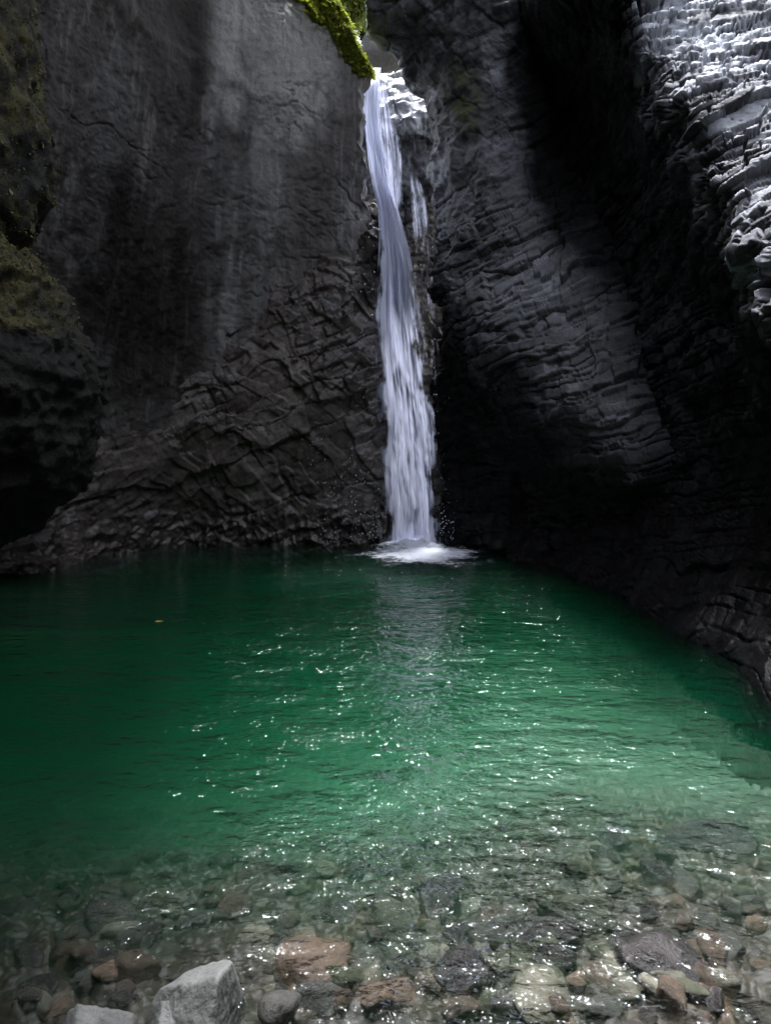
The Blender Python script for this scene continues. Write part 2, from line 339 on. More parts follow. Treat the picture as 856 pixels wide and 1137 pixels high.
def d_but(P, N):
    a, t1 = strata(P, (-0.34,-0.06,0.94), (0.7,-0.6,0.25), 0.50, 1.2, 61, 0.3, 0.02, 0.6)
    b, t2 = strata(P, (-0.34,-0.06,0.94), (0.7,-0.6,0.3), 0.115, 0.29, 62, 0.2, 0.014, 0.6, 0.7)
    sm = sstep(6.2, 8.2, P[..., 2]+0.5*fbm(P, 0.8, 3, 65))*sstep(4.0, 2.6, P[..., 0])
    d = (0.16*a+0.085*b)*(1-0.85*sm)+0.15*fbm(P, 0.7, 4, 63)+0.04*fbm(P, 5, 4, 64)+sm*(0.10*fbm(P, 1.7, 5, 59, ridge=True)+0.07*strata(P, (0.8,0.2,0.5), (0.4,0.2,-0.9), 0.45, 0.6, 58, 0.3, 0.015, 0.3)[0])
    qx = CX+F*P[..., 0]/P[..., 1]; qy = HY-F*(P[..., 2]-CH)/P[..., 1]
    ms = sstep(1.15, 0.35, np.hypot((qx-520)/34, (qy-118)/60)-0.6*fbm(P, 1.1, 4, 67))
    return d, {'tone': 0.35*t1+0.65*t2, 'wet': 0.8*sstep(0.15, 0.5, fbm(P, 0.5, 3, 66))*sstep(4.2, 2.0, P[..., 2])+0.7*sstep(1.6, 1.1, P[..., 0]), 'moss': 0.9*ms, 'dark': np.clip(sstep(-75, 30, qy-interp(qx, [(480,300),(520,392),(600,472),(680,545),(780,600)])+25*fbm(P, 0.9, 4, 68))+sstep(555, 620, qx+30*fbm(P, 0.8, 4, 69))*sstep(300, 215, qy-0.35*(qx-600))+0.95*sstep(590, 715, qx+30*fbm(P, 0.8, 3, 70)-0.25*(qy-330))+0.55*sstep(240, 150, qy)*sstep(0.1, -0.2, fbm(P, 0.9, 4, 60)), 0, 1)}  # shade of undercut, hollow and right side painted into the colour; upper patches random
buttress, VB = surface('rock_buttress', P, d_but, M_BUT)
tag(buttress, 'grey buttress of thin tilted rock layers bulging over the pool, right beside the waterfall', 'rock buttress')

# ---- near cliff on the right: pale blocky upper face, dark hollow below it
rc = Depth([(560,-900,30),(700,-900,28),(856,-900,26),(1300,-900,20),
 (580,-300,17.5),(640,-300,16.5),(700,-300,16.8),(780,-300,17),(856,-300,16),(1000,-300,13.5),(1300,-300,10),
 (560,-100,15),(600,-100,13.0),(650,-100,9.3),(690,-100,9.6),(725,-100,11.2),(760,-100,12.6),(800,-100,12.9),(856,-100,12.8),(1000,-100,11),(1300,-100,8),  # unseen overhang brought forward here to keep sun off the bank below
 (560,0,16),(600,0,12.2),(640,0,11.6),(680,0,11.1),(710,0,11.0),(760,0,11.2),(856,0,10.9),(1000,0,9),(1300,0,6.6),
 (570,60,16),(605,60,14.5),(650,60,13.4),(690,60,11.2),(715,60,10.3),(780,60,10.0),(856,60,9.9),(1000,60,8.2),
 (590,120,15.5),(650,120,14.0),(700,120,12.2),(735,120,10.2),(760,120,9.3),(856,120,9.0),(1000,120,7.6),(1300,100,6),
 (600,200,15),(660,200,13.8),(710,200,12.2),(750,200,10.4),(780,200,8.6),(856,200,8.0),(1000,200,6.7),(1300,200,5.3),
 (620,280,15),(690,280,13),(750,280,11.0),(790,280,9.2),(818,280,7.7),(856,280,7.2),(1000,280,6.0),
 (640,350,14.5),(700,350,12.6),(760,350,10.6),(810,350,9.0),(850,350,7.0),(900,350,6.2),(1000,350,5.5),(1300,350,4.4),
 (640,430,14),(700,430,12.2),(770,430,10.0),(830,430,8.6),(880,430,6.9),(1000,430,5.6),
 (640,520,14),(700,520,12.2),(770,520,10.4),(856,520,8.4),(1000,520,6.2),(1300,520,4.1),
 (620,600,13.6),(680,600,11.6),(740,600,10.0),(856,600,7.9),(1000,600,5.8),
 (600,640,12.6),(640,640,11.6),(740,660,9.2),(856,700,6.8),(1000,760,4.7),(1300,900,3.0),
 (640,700,11.3),(740,700,8.3),(856,790,5.7),(900,830,5.1),(1000,871,4.45),(856,860,5.5),(1000,960,4.3),(740,800,8.0),(1300,1000,2.8)])
pxv = axis(565, 1300, 565, 862, 1.35, 9); pyv = axis(-900, 960, -6, 800, 1.35, 12); PX, PY = np.meshgrid(pxv, pyv)
P = at(PX, PY, np.maximum(rc(PX, PY), 2.6))
def d_right(P, N):
    z = P[..., 2]; py = HY-F*(z-CH)/P[..., 1]; px = CX+F*P[..., 0]/P[..., 1]
    a, t1 = strata(P, (-0.26,0.10,0.95), (0.45,-0.8,0.1), 0.33, 0.7, 71, 0.25, 0.014, 0.8, 1.0)
    b, t2 = strata(P, (-0.26,0.10,0.95), (0.45,-0.8,0.25), 0.125, 0.19, 72, 0.11, 0.014, 1.1, 0.9)
    c, _ = strata(P, (0.5,0.75,0.45), (0.3,-0.3,0.9), 0.26, 0.36, 73, 0.2, 0.012, 0.7, 1.0)
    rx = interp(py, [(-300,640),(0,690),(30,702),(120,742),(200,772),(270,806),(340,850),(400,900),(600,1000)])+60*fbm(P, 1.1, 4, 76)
    dk = np.clip(sstep(14, -30, px-rx)+sstep(380, 470, py), 0, 1)*(1+0.10*sstep(2.5, 1.0, z))  # shade of hollow and lower wall painted into the colour, darkest near the water
    d = (0.16*a+0.09*b+0.07*c)*(1-0.66*dk)+0.14*fbm(P, 0.8, 4, 74)+0.02*fbm(P, 8, 3, 75)
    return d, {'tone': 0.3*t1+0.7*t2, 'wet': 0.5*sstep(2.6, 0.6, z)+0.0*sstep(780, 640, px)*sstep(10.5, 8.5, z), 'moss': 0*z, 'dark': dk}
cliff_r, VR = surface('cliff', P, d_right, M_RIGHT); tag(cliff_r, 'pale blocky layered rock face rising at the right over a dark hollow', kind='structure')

# ------------------------------------------------------------------ blobs of rock
def blob_mesh(name, radii, mat, disp, power=2.6, nu=220, nv=130, shear=None, moss=None, smooth=False, extra=None):
    th = np.linspace(0, 2*np.pi, nu, endpoint=False); ph = np.linspace(-np.pi/2, np.pi/2, nv)
    T, Ph = np.meshgrid(th, ph)
    D = np.stack([np.cos(Ph)*np.cos(T), np.cos(Ph)*np.sin(T), np.sin(Ph)], -1)
    r = (np.abs(D)**power).sum(-1)**(-1/power)
    P = D*r[..., None]*np.array(radii)
    if shear: P = shear(P)
    N = D/np.array(radii); N /= np.linalg.norm(N, axis=-1, keepdims=True)
    d, at_ = disp(P, N); P = P+N*d[..., None]
    for k in ('tone', 'wet', 'moss'):
        if k not in at_: at_[k] = np.zeros(d.shape)
    return make_mesh(name, P.reshape(-1, 3), grid_faces(nv, nu, flip=True, wrapu=True), mat, at_, smooth), P, N

def d_over(P, N):
    Q = P+3.3
    m = sstep(0.25, 0.75, N[..., 2]+0.35*fbm(Q, 1.5, 4, 83))
    return 0.30*fbm(Q, 0.7, 4, 81)+0.15*fbm(Q, 1.8, 6, 82, ridge=True)+0.06*fbm(Q, 6, 5, 84, ridge=True)+0.10*strata(Q, (-0.3,-0.1,0.95), (0.8,-0.5,0.3), 0.5, 0.8, 85, 0.4, 0.02, 0.3)[0], {'moss': m*0.85, 'tone': 0.5+0*m}
c = at(-88, 398, 8.2)
def shear_over(P):
    Q = P.copy(); Q[..., 2] = Q[..., 2]-0.28*np.maximum(Q[..., 0]+0.6, 0)*1.6*sstep(0, 1.2, Q[..., 2]); Q[..., 0] = Q[..., 0]+0.10*Q[..., 2]*0; return Q
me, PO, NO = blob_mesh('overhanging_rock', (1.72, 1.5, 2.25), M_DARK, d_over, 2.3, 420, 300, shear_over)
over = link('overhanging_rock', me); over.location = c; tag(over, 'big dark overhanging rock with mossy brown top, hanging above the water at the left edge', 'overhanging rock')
c2 = at(-92, 110, 8.8)
def d_up(P, N):
    Q = P+7.7
    return 0.3*fbm(Q, 0.7, 4, 91)+0.12*fbm(Q, 2.2, 5, 92, ridge=True)+0.03*fbm(Q, 8, 4, 93), {'moss': sstep(-0.3, 0.4, fbm(Q, 1.2, 3, 94)+0.3), 'tone': 0.5+0*P[..., 0]}
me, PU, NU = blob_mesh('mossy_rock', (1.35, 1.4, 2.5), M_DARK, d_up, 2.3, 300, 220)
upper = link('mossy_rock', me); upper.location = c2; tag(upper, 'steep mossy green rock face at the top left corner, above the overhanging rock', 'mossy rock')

def d_chock(P, N):
    return 0.06*fbm(P+2.2, 1.6, 4, 101)+0.015*fbm(P, 9, 3, 102), {'tone': 0.5+0.2*fbm(P, 2, 3, 103)}
me, _, _ = blob_mesh('boulder', (0.72, 0.6, 0.52), M_CHOCK, d_chock, 2.4, 120, 80, smooth=True)
chock = link('boulder', me); chock.location = at(428, 57, 20.8); tag(chock, 'smooth rounded grey boulder wedged in the gap above the waterfall lip', 'boulder')

# unseen rock: gorge walls, plus a roof, lip and overhang placed for their shade
def d_mass(P, N):
    a, t = strata(P+5, NB, (0.7,0.6,0.1), 0.8, 1.4, 111, 0.5)
    return 0.7*fbm(P+9, 0.25, 4, 112)+0.25*a+0.1*fbm(P, 1.6, 4, 113), {'tone': t}
for cen, rad, lab in (((-6.7, 7.0, 14.2), (6.0, 6.6, 3.9), 'unseen dark rock roof shaped to shade the left bank'),
                      ((0, -8.5, 6), (16, 6.0, 10), 'rock wall of the gorge behind the viewpoint'),
                      ((-10.6, 1, 6), (6.8, 9, 10), 'rock wall of the gorge on the left'),
                      ((10.2, -0.5, 6), (6.5, 7, 10), 'rock wall of the gorge on the right'),
                      ((-1.7, 14.0, 14.1), (4.1, 1.9, 1.8), 'unseen rock lip added to shade the back of the pool'),
                      ((6.6, 0.3, 8.0), (4.0, 3.6, 4.2), 'unseen rock overhang added to darken the right bank')):
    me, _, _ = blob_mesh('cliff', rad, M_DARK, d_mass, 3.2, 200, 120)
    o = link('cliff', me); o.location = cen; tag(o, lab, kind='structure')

# ------------------------------------------------------------------ ground: pool bed rising to the near shore, and terrain above the lip
def bed_z(x, y):
    right = sstep(-1.6, 1.8, x); d = np.clip(y-2.3, 0, 20)
    dep = (0.95*right+1.9*(1-right))*(1-np.exp(-d/4.4))*(0.25+0.75*sstep(0.0, 4.5, d))+0.03*d
    return -0.07-np.where(y < 2.3, (y-2.3)*0.14, 0)-dep-0.02*np.sin(x*2.9+1)
gx = axis(-16, 9, -3.5, 4.5, 0.013, 0.12); gy = np.concatenate([np.arange(-4, 1.9, 0.12), np.arange(1.9, 5.2, 0.012), np.arange(5.2, 9, 0.03), np.arange(9, 22, 0.15)])
GX, GY = np.meshgrid(gx, gy)
def worley(x, y, s, seed):
    X = x*s; Y = y*s; ix = np.floor(X); iy = np.floor(Y); best = np.full(X.shape, 9.0); sec = best.copy(); idv = np.zeros(X.shape)
    for a in (-1, 0, 1):
        for b in (-1, 0, 1):
            cx = ix+a; cy = iy+b
            dd = np.hypot(cx+hsh(cx, cy, seed)-X, cy+hsh(cx, cy, seed+1)-Y)
            m = dd < best; sec = np.where(m, best, np.minimum(sec, dd)); idv = np.where(m, hsh(cx, cy, seed+2), idv); best = np.where(m, dd, best)
    return best, sec-best, idv
wx = GX+0.03*fbm(np.stack([GX, GY, 0*GX], -1), 6, 3, 121); wy = GY+0.03*fbm(np.stack([GX, GY, 0*GX+4], -1), 6, 3, 122)
_, e1, i1 = worley(wx, wy, 7.0, 131); _, e2, i2 = worley(wx, wy, 17.0, 141); _, e3, i3 = worley(wx, wy, 3.2, 151)
GZ = bed_z(GX, GY)+0.035*sstep(0, 0.45, e1)*(0.3+i1)+0.016*sstep(0, 0.5, e2)*(0.3+i2)+0.05*sstep(0, 0.5, e3)*(i3-0.2)+0.02*fbm(np.stack([GX, GY, 0*GX], -1), 3, 3, 161)
k = NT('pool_bed_cobbles'); geo = k.n('ShaderNodeNewGeometry'); Pn = geo.outputs['Position']
tn = k.attr('tone'); hue = k.attr('hue'); n1 = k.noise(Pn, 1.3, 4, 0.6); n2 = k.noise(Pn, 28, 5, 0.65)
c0 = k.mix(k.ramp(tn, 0.1, 0.9), (0.018,0.015,0.010,1), (0.092,0.082,0.050,1)); c0 = k.mix(k.ramp(hue, 0.7, 0.95), c0, (0.15,0.10,0.062,1))
c0 = k.mix(k.ramp(n1, 0.42, 0.62, 0, 0.75), c0, (0.09,0.065,0.055,1)); c0 = k.mix(k.math('MULTIPLY', k.ramp(n2, 0.4, 0.7), 0.5), c0, k.mix(0.5, c0, (0.01,0.01,0.01,1)))
sand = k.mix(k.ramp(n2, 0.3, 0.7), (0.24,0.242,0.19,1), (0.36,0.362,0.30,1)); c0 = k.mix(k.attr('sand'), c0, sand); c0 = k.mix(k.math('MULTIPLY', k.attr('bed_shade'), 0.6), c0, k.mix(0.75, c0, (0.014,0.016,0.008,1)))  # left side of the bed darkened in colour to imitate shade
b = k.n('ShaderNodeBsdfPrincipled'); k.l(c0, b.inputs['Base Color']); b.inputs['Roughness'].default_value = 0.5
bp = k.n('ShaderNodeBump'); bp.inputs['Strength'].default_value = 0.3; bp.inputs['Distance'].default_value = 0.02; k.l(n2, bp.inputs['Height']); k.l(bp.outputs[0], b.inputs['Normal']); k.l(b.outputs[0], k.out.inputs['Surface'])
M_BED = k.m
sandm = 0.75*sstep(4.2, 6.6, GY+0.4*fbm(np.stack([GX, GY, 0*GX], -1), 0.9, 3, 171))
gnd = link('ground', make_mesh('ground', np.stack([GX, GY, GZ], -1).reshape(-1, 3), grid_faces(len(gy), len(gx), flip=True), M_BED, {'tone': 0.4*i1+0.35*i2+0.25*i3, 'hue': 0.5*i1+0.5*i3, 'sand': sandm, 'bed_shade': sstep(-0.2, -1.7, GX)}))
tag(gnd, 'stony bed of the pool rising to the near shore', kind='structure')

tx = np.linspace(-60, 60, 160); ty = np.linspace(18.5, 120, 130); TX, TY = np.meshgrid(tx, ty); Q = np.stack([TX, TY, 0*TX], -1)
TZ = 10.4+0.25*np.clip(TY-19, 0, 100)+0.5*np.abs(TX)*sstep(0.5, 12, np.abs(TX))+0.6*fbm(Q, 0.4, 4, 181)
k = NT('forest_floor'); geo = k.n('ShaderNodeNewGeometry'); n1 = k.noise(geo.outputs['Position'], 1.5, 6); b = k.n('ShaderNodeBsdfPrincipled'); k.l(k.mix(k.ramp(n1, 0.35, 0.65), (0.06,0.08,0.02,1), (0.22,0.19,0.15,1)), b.inputs['Base Color']); b.inputs['Roughness'].default_value = 0.9; k.l(b.outputs[0], k.out.inputs['Surface'])
hill = link('hill', make_mesh('hill', np.stack([TX, TY, TZ], -1).reshape(-1, 3), grid_faces(130, 160, flip=True), k.m, smooth=True)); tag(hill, 'sunlit wooded slope above the waterfall', kind='structure')

# ------------------------------------------------------------------ pool water
k = NT('green_pool_water'); geo = k.n('ShaderNodeNewGeometry'); Pn = geo.outputs['Position']; chop = k.attr('chop')
w1 = k.noise(k.mapping(Pn, (1.0, 1.35, 1)), 3.0, 2, 0.5, 0.5); w2 = k.noise(k.mapping(Pn, (1.0, 1.5, 1), (0,0,0.4)), 9.0, 2, 0.5, 0.6); w3 = k.noise(k.mapping(Pn, (1, 1.3, 1), (0,0,-0.5)), 19, 2, 0.5, 0.3)
hgt = k.math('ADD', k.math('MULTIPLY', w1, 0.060), k.math('ADD', k.math('MULTIPLY', w2, 0.042), k.math('MULTIPLY', w3, 0.0185)))
pt = k.ramp(k.noise(k.mapping(Pn, (1, 1.6, 1)), 1.1, 3, 0.6), 0.36, 0.62, 0.3, 1.0)
hgt = k.math('MULTIPLY', k.math('MULTIPLY', hgt, chop), pt)
bp = k.n('ShaderNodeBump'); bp.inputs['Strength'].default_value = 1.0; bp.inputs['Distance'].default_value = 1.0; k.l(hgt, bp.inputs['Height'])
fr = k.n('ShaderNodeFresnel'); fr.inputs['IOR'].default_value = 1.333; k.l(bp.outputs[0], fr.inputs['Normal'])
gl = k.n('ShaderNodeBsdfGlossy'); gl.inputs['Roughness'].default_value = 0.045; k.l(bp.outputs[0], gl.inputs['Normal'])
tr = k.n('ShaderNodeBsdfTransparent'); ms = k.n('ShaderNodeMixShader'); rf = k.n('ShaderNodeBsdfRefraction'); rf.inputs['IOR'].default_value = 1.16; rf.inputs['Roughness'].default_value = 0.0; k.l(bp.outputs[0], rf.inputs['Normal']); mr = k.n('ShaderNodeMixShader'); mr.inputs[0].default_value = 0.28; k.l(tr.outputs[0], mr.inputs[1]); k.l(rf.outputs[0], mr.inputs[2]); k.l(fr.outputs[0], ms.inputs[0]); k.l(mr.outputs[0], ms.inputs[1]); k.l(gl.outputs[0], ms.inputs[2]); k.l(ms.outputs[0], k.out.inputs['Surface'])
vs = k.n('ShaderNodeVolumeScatter'); vs.inputs['Color'].default_value = (0.03,0.90,0.42,1); vs.inputs['Density'].default_value = 0.085; vs.inputs['Anisotropy'].default_value = 0.0
va = k.n('ShaderNodeVolumeAbsorption'); va.inputs['Color'].default_value = (0.48,0.78,0.66,1); va.inputs['Density'].default_value = 1.0
ad = k.n('ShaderNodeAddShader'); k.l(vs.outputs[0], ad.inputs[0]); k.l(va.outputs[0], ad.inputs[1]); k.l(ad.outputs[0], k.out.inputs['Volume'])
M_WATER = k.m
wxv = np.linspace(-15, 8.5, 120); wyv = np.concatenate([np.linspace(1.5, 21, 150)]); WX, WY = np.meshgrid(wxv, wyv)
ch_ = 1.12+0.7*np.exp(-((WX-0.6)**2/5+(WY-14.5)**2/14))+0.15*fbm(np.stack([WX, WY, 0*WX], -1), 0.5, 3, 191)
ch_ = ch_*(0.45+0.95*np.exp(-((WX-0.35)/(0.7+0.13*WY))**2))
H, W = WX.shape; V = np.stack([WX, WY, 0*WX], -1).reshape(-1, 3); nV = len(V); low = V.copy(); low[:, 2] = -7
idx = np.arange(nV).reshape(H, W)
sides = []
for line, fl in ((idx[0], 0), (idx[-1], 1), (idx[:, 0], 1), (idx[:, -1], 0)):
    a, b_ = line[:-1], line[1:]; q = np.stack([a, a+nV, b_+nV, b_], -1); sides.append(q if not fl else q[:, ::-1])
Fw = np.concatenate([grid_faces(H, W, flip=True), grid_faces(H, W)+nV]+sides)
water = link('water', make_mesh('water', np.concatenate([V, low]), Fw, M_WATER, {'chop': np.concatenate([ch_.ravel(), ch_.ravel()])}, smooth=False))
tag(water, 'clear emerald green pool with glittering ripples below the waterfall', kind='structure')

# ------------------------------------------------------------------ waterfall
def fall_mat(name, lo, hi, sx, sy, dens=1.0):
    k = NT(name); uvn = k.n('ShaderNodeUVMap', uv_map='flow'); uvv = uvn.outputs[0]
    a = k.noise(k.mapping(uvv, (sx, sy, 1)), 1.0, 5, 0.62, 0.15); c = k.noise(k.mapping(uvv, (sx*3.1, sy*1.6, 1)), 1.0, 4, 0.6); big = k.noise(k.mapping(uvv, (3.0, 2.6, 1)), 1.0, 4, 0.6, 0.4)
    f = k.math('ADD', k.math('MULTIPLY', a, 0.62), k.math('MULTIPLY', c, 0.38))
    f = k.math('ADD', f, k.math('ADD', k.attr('dens'), k.math('MULTIPLY', k.math('SUBTRACT', big, 0.5), 0.7)))
    al = k.ramp(f, lo, hi, 0, dens)
    d = k.n('ShaderNodeBsdfDiffuse'); d.inputs['Color'].default_value = (0.77,0.80,1.0,1)
    t = k.n('ShaderNodeBsdfTranslucent'); t.inputs['Color'].default_value = (0.77,0.80,1.0,1)
    geo = k.n('ShaderNodeNewGeometry'); nz = k.n('ShaderNodeTexNoise'); k.l(k.mapping(uvv, (sx*2.6, sy*0.8, 1)), nz.inputs['Vector']); nz.inputs['Scale'].default_value = 1.0; nz.inputs['Detail'].default_value = 4
    va_ = k.n('ShaderNodeVectorMath', operation='MULTIPLY_ADD'); k.l(nz.outputs['Color'], va_.inputs[0]); va_.inputs[1].default_value = (2.3, 2.3, 2.3); va_.inputs[2].default_value = (-1.15, -1.15, -1.42)
    vb_ = k.n('ShaderNodeVectorMath', operation='ADD'); k.l(va_.outputs[0], vb_.inputs[0]); k.l(geo.outputs['Normal'], vb_.inputs[1]); vc_ = k.n('ShaderNodeVectorMath', operation='NORMALIZE'); k.l(vb_.outputs[0], vc_.inputs[0])
    k.l(vc_.outputs[0], d.inputs['Normal']); k.l(vc_.outputs[0], t.inputs['Normal'])             # broken water: drops facing every way
    m1 = k.n('ShaderNodeMixShader'); m1.inputs[0].default_value = 0.6; k.l(d.outputs[0], m1.inputs[1]); k.l(t.outputs[0], m1.inputs[2])
    g = k.n('ShaderNodeBsdfGlossy'); g.inputs['Roughness'].default_value = 0.3
    m2 = k.n('ShaderNodeMixShader'); m2.inputs[0].default_value = 0.08; k.l(m1.outputs[0], m2.inputs[1]); k.l(g.outputs[0], m2.inputs[2])
    tr = k.n('ShaderNodeBsdfTransparent'); m3 = k.n('ShaderNodeMixShader'); k.l(al, m3.inputs[0]); k.l(tr.outputs[0], m3.inputs[1]); k.l(m2.outputs[0], m3.inputs[2]); k.l(m3.outputs[0], k.out.inputs['Surface'])
    return k.m
M_F1 = fall_mat('falling_water', 0.34, 0.60, 14, 1.3)
M_F2 = fall_mat('thin_falling_water', 0.42, 0.75, 10, 0.9, 0.8)
def sheet(name, tab, mat, parent, seed, dy=0.0, nu=70, nv=420, amp=0.16, dens=0.0, edge=0.35, bulge=0.22):
    """tab rows: py, left px, right px, Y"""
    T = np.array(tab, float); pyv = np.linspace(T[0, 0], T[-1, 0], nv); u = np.linspace(0, 1, nu)
    l, r, Y = (np.interp(pyv, T[:, 0], T[:, i]) for i in (1, 2, 3))
    ker = np.hanning(31); ker /= ker.sum()
    sm = lambda a: np.convolve(np.pad(a, 15, mode='edge'), ker, 'valid')
    l, r, Y = sm(l), sm(r), sm(Y)
    PX = l[:, None]+(r-l)[:, None]*u[None]; PY = np.repeat(pyv[:, None], nu, 1)
    YY = Y[:, None]-bulge*np.sin(np.pi*u)[None]+dy
    s = (pyv-T[0, 0])/100
    Q = np.stack([np.repeat(u[None]*9, nv, 0), np.repeat(s[:, None]*1.3, nu, 1), np.full((nv, nu), seed*3.7)], -1)
    YY = YY+amp*fbm(Q, 1.0, 4, seed)
    PX = PX+3.0*fbm(Q*np.array([0.3, 1, 1]), 1.0, 3, seed+5)*np.clip(s, 0, 1)[:, None]
    V = at(PX, PY, YY)
    eu = np.minimum(u, 1-u)*2
    rag = 0.38*fbm(Q*np.array([0.25, 3.2, 1])+9, 1.0, 4, seed+8)
    dn = -edge*(1-sstep(0, 0.55, eu[None]+rag*sstep(0.2, 1.2, s)[:, None]))+dens-0.05*s[:, None]
    if T[0, 0] > 100: dn = dn-0.6*(1-sstep(T[0, 0], T[0, 0]+45, pyv))[:, None]
    if T[-1, 0] < 590: dn = dn-0.5*sstep(T[-1, 0]-40, T[-1, 0], pyv)[:, None]
    uv = np.stack([np.repeat(u[None], nv, 0)*(r-l).mean()/55+seed*1.7, np.repeat(s[:, None], nu, 1)+seed], -1).reshape(-1, 2)
    return link(name, make_mesh(name, V.reshape(-1, 3), grid_faces(nv, nu), mat, {'dens': dn}, True, uv), parent)
base = at(460, 607, 15.6); wf = empty('waterfall', (base[0], base[1], 0)); tag(wf, 'tall narrow white waterfall dropping from the ledge into the green pool', 'waterfall')
def rel(o): o.matrix_parent_inverse = wf.matrix_world.inverted(); o.location = (-base[0], -base[1], 0); return o
MAIN = [(75,406,424,18.9),(80,405,422,18.0),(90,404,422,17.6),(110,403,422,17.45),(130,403,422,17.35),(170,407,426,17.1),(200,412,435,16.8),(230,419,443,16.5),(260,421,452,16.3),(300,419,460,16.05),(340,417,466,15.95),(380,417,471,15.88),(430,419,478,15.8),(480,421,483,15.72),(540,424,488,15.65),(607,426,493,15.6)]
rel(sheet('stream', MAIN, M_F1, wf, 1, 0, dens=0.40))
rel(sheet('stream', [(p, l+3, r-1, y+0.12) for p, l, r, y in MAIN], M_F1, wf, 2, 0.1, dens=-0.12))
rel(sheet('stream', [(p, l-2, r+5, y-0.1) for p, l, r, y in MAIN[5:]], M_F2, wf, 3, -0.1, dens=-0.2))
rel(sheet('stream', [(170,407,421,17.0),(210,413,432,16.65),(260,424,447,16.1),(320,428,458,16.0),(400,432,468,15.8),(500,438,474,15.65),(607,440,478,15.45)], M_F2, wf, 4, -0.1, dens=-0.2))
rel(sheet('side_stream', [(92,418,430,16.75),(120,419,438,16.7),(160,421,444,16.7),(210,428,446,16.65),(260,440,452,16.6)], M_F2, wf, 5, 0, 40, 200, dens=0.14, edge=0.2))
rel(sheet('side_stream', [(165,449,462,16.7),(200,450,470,16.7),(240,454,476,16.7),(300,458,480,16.65)], M_F2, wf, 6, 0, 40, 160, dens=0.08, edge=0.2))
rel(sheet('side_stream', [(205,464,478,16.65),(250,466,480,16.6),(320,470,484,16.5),(400,474,492,16.3),(460,478,496,16.2)], M_F2, wf, 7, 0, 40, 200, dens=0.02, edge=0.2))
rel(sheet('spray', [(545,424,488,15.5),(575,418,494,15.4),(600,410,502,15.3),(610,406,508,15.25)], M_F2, wf, 9, -0.1, 60, 120, dens=-0.10, edge=0.45))
# foam where it lands
k = NT('white_foam'); geo = k.n('ShaderNodeNewGeometry'); n1 = k.noise(geo.outputs['Position'], 3.0, 6, 0.7, 0.6); n2 = k.noise(geo.outputs['Position'], 11, 4, 0.7)
f = k.math('ADD', k.math('ADD', k.math('MULTIPLY', n1, 0.6), k.math('MULTIPLY', n2, 0.4)), k.attr('dens')); al = k.ramp(f, 0.44, 0.72)
d = k.n('ShaderNodeBsdfDiffuse'); d.inputs['Color'].default_value = (0.85,0.87,0.95,1); tr = k.n('ShaderNodeBsdfTransparent'); m3 = k.n('ShaderNodeMixShader'); k.l(al, m3.inputs[0]); k.l(tr.outputs[0], m3.inputs[1]); k.l(d.outputs[0], m3.inputs[2]); k.l(m3.outputs[0], k.out.inputs['Surface'])
fx = np.linspace(-1.9, 2.6, 160); fy = np.linspace(11.5, 16.2, 160); FX, FY = np.meshgrid(fx, fy); Q = np.stack([FX, FY, 0*FX], -1)
wpx = 0.45*fbm(Q, 1.6, 4, 205); wpy = 0.7*fbm(Q, 1.4, 4, 206); r1 = np.hypot((FX-0.5)/0.75, (FY-15.5)/0.8); r2 = np.hypot((FX+wpx-0.78)/1.25, (FY+wpy-14.4)/1.6)
FZ = 0.006+0.22*np.exp(-r1**2*1.8)*(0.5+0.9*np.abs(fbm(Q, 4, 4, 201)))+0.05*np.exp(-r2**2)*(1+fbm(Q, 5, 3, 202))*0.7
dn = 0.38-0.44*np.minimum(r1*0.9, r2)
rel(link('foam', make_mesh('foam', np.stack([FX, FY, FZ], -1).reshape(-1, 3), grid_faces(160, 160, flip=True), k.m, {'dens': dn}, True), wf))

k = NT('water_drops_and_glints'); d = k.n('ShaderNodeBsdfPrincipled'); d.inputs['Base Color'].default_value = (0.85,0.86,0.95,1); d.inputs['Roughness'].default_value = 0.15; k.l(d.outputs[0], k.out.inputs['Surface'])
rg = np.random.default_rng(31); n = 200; pyd = np.where(rg.random(n) < 0.55, rg.uniform(240, 600, n), 600-np.abs(rg.normal(0, 22, n)))
lft = rg.random(n) < 0.5; MT = np.array(MAIN); pxd = np.where(lft, np.interp(pyd, MT[:, 0], MT[:, 1])-np.abs(rg.normal(0, 9, n))-2, np.interp(pyd, MT[:, 0], MT[:, 2])+np.abs(rg.normal(0, 9, n))-3)
cen = at(pxd, pyd, 15.55+rg.normal(0, 0.25, n)); rad = rg.uniform(0.004, 0.012, n)[:, None, None]
ii = np.arange(90); q1 = rg.normal(0, 1, (90, 2)); cx_ = np.array([(352,505),(372,540),(392,560),(405,585),(360,590),(395,520)])[ii % 6]+q1*np.array([9, 13]); cx_[:, 1] = np.minimum(cx_[:, 1], 601)  # white drops on the outcrop stand in for glints on wet rock
cen = np.concatenate([cen, at(cx_[:, 0], cx_[:, 1], 15.42)]); rad = np.concatenate([rad, rg.uniform(0.006, 0.014, 90)[:, None, None]]); n += 90
oct_ = np.array([(1,0,0),(0,1,0),(-1,0,0),(0,-1,0),(0,0,2.2),(0,0,-1.6)], float)
V = (cen[:, None]+oct_[None]*rad).reshape(-1, 3); fq = np.array([(0,1,4),(1,2,4),(2,3,4),(3,0,4),(1,0,5),(2,1,5),(3,2,5),(0,3,5)])
dr = rel(link('droplets_and_glints', make_mesh('droplets_and_glints', V, (np.arange(n)[:, None, None]*6+fq[None]).reshape(-1, 3), k.m), wf)); dr['kind'] = 'stuff'

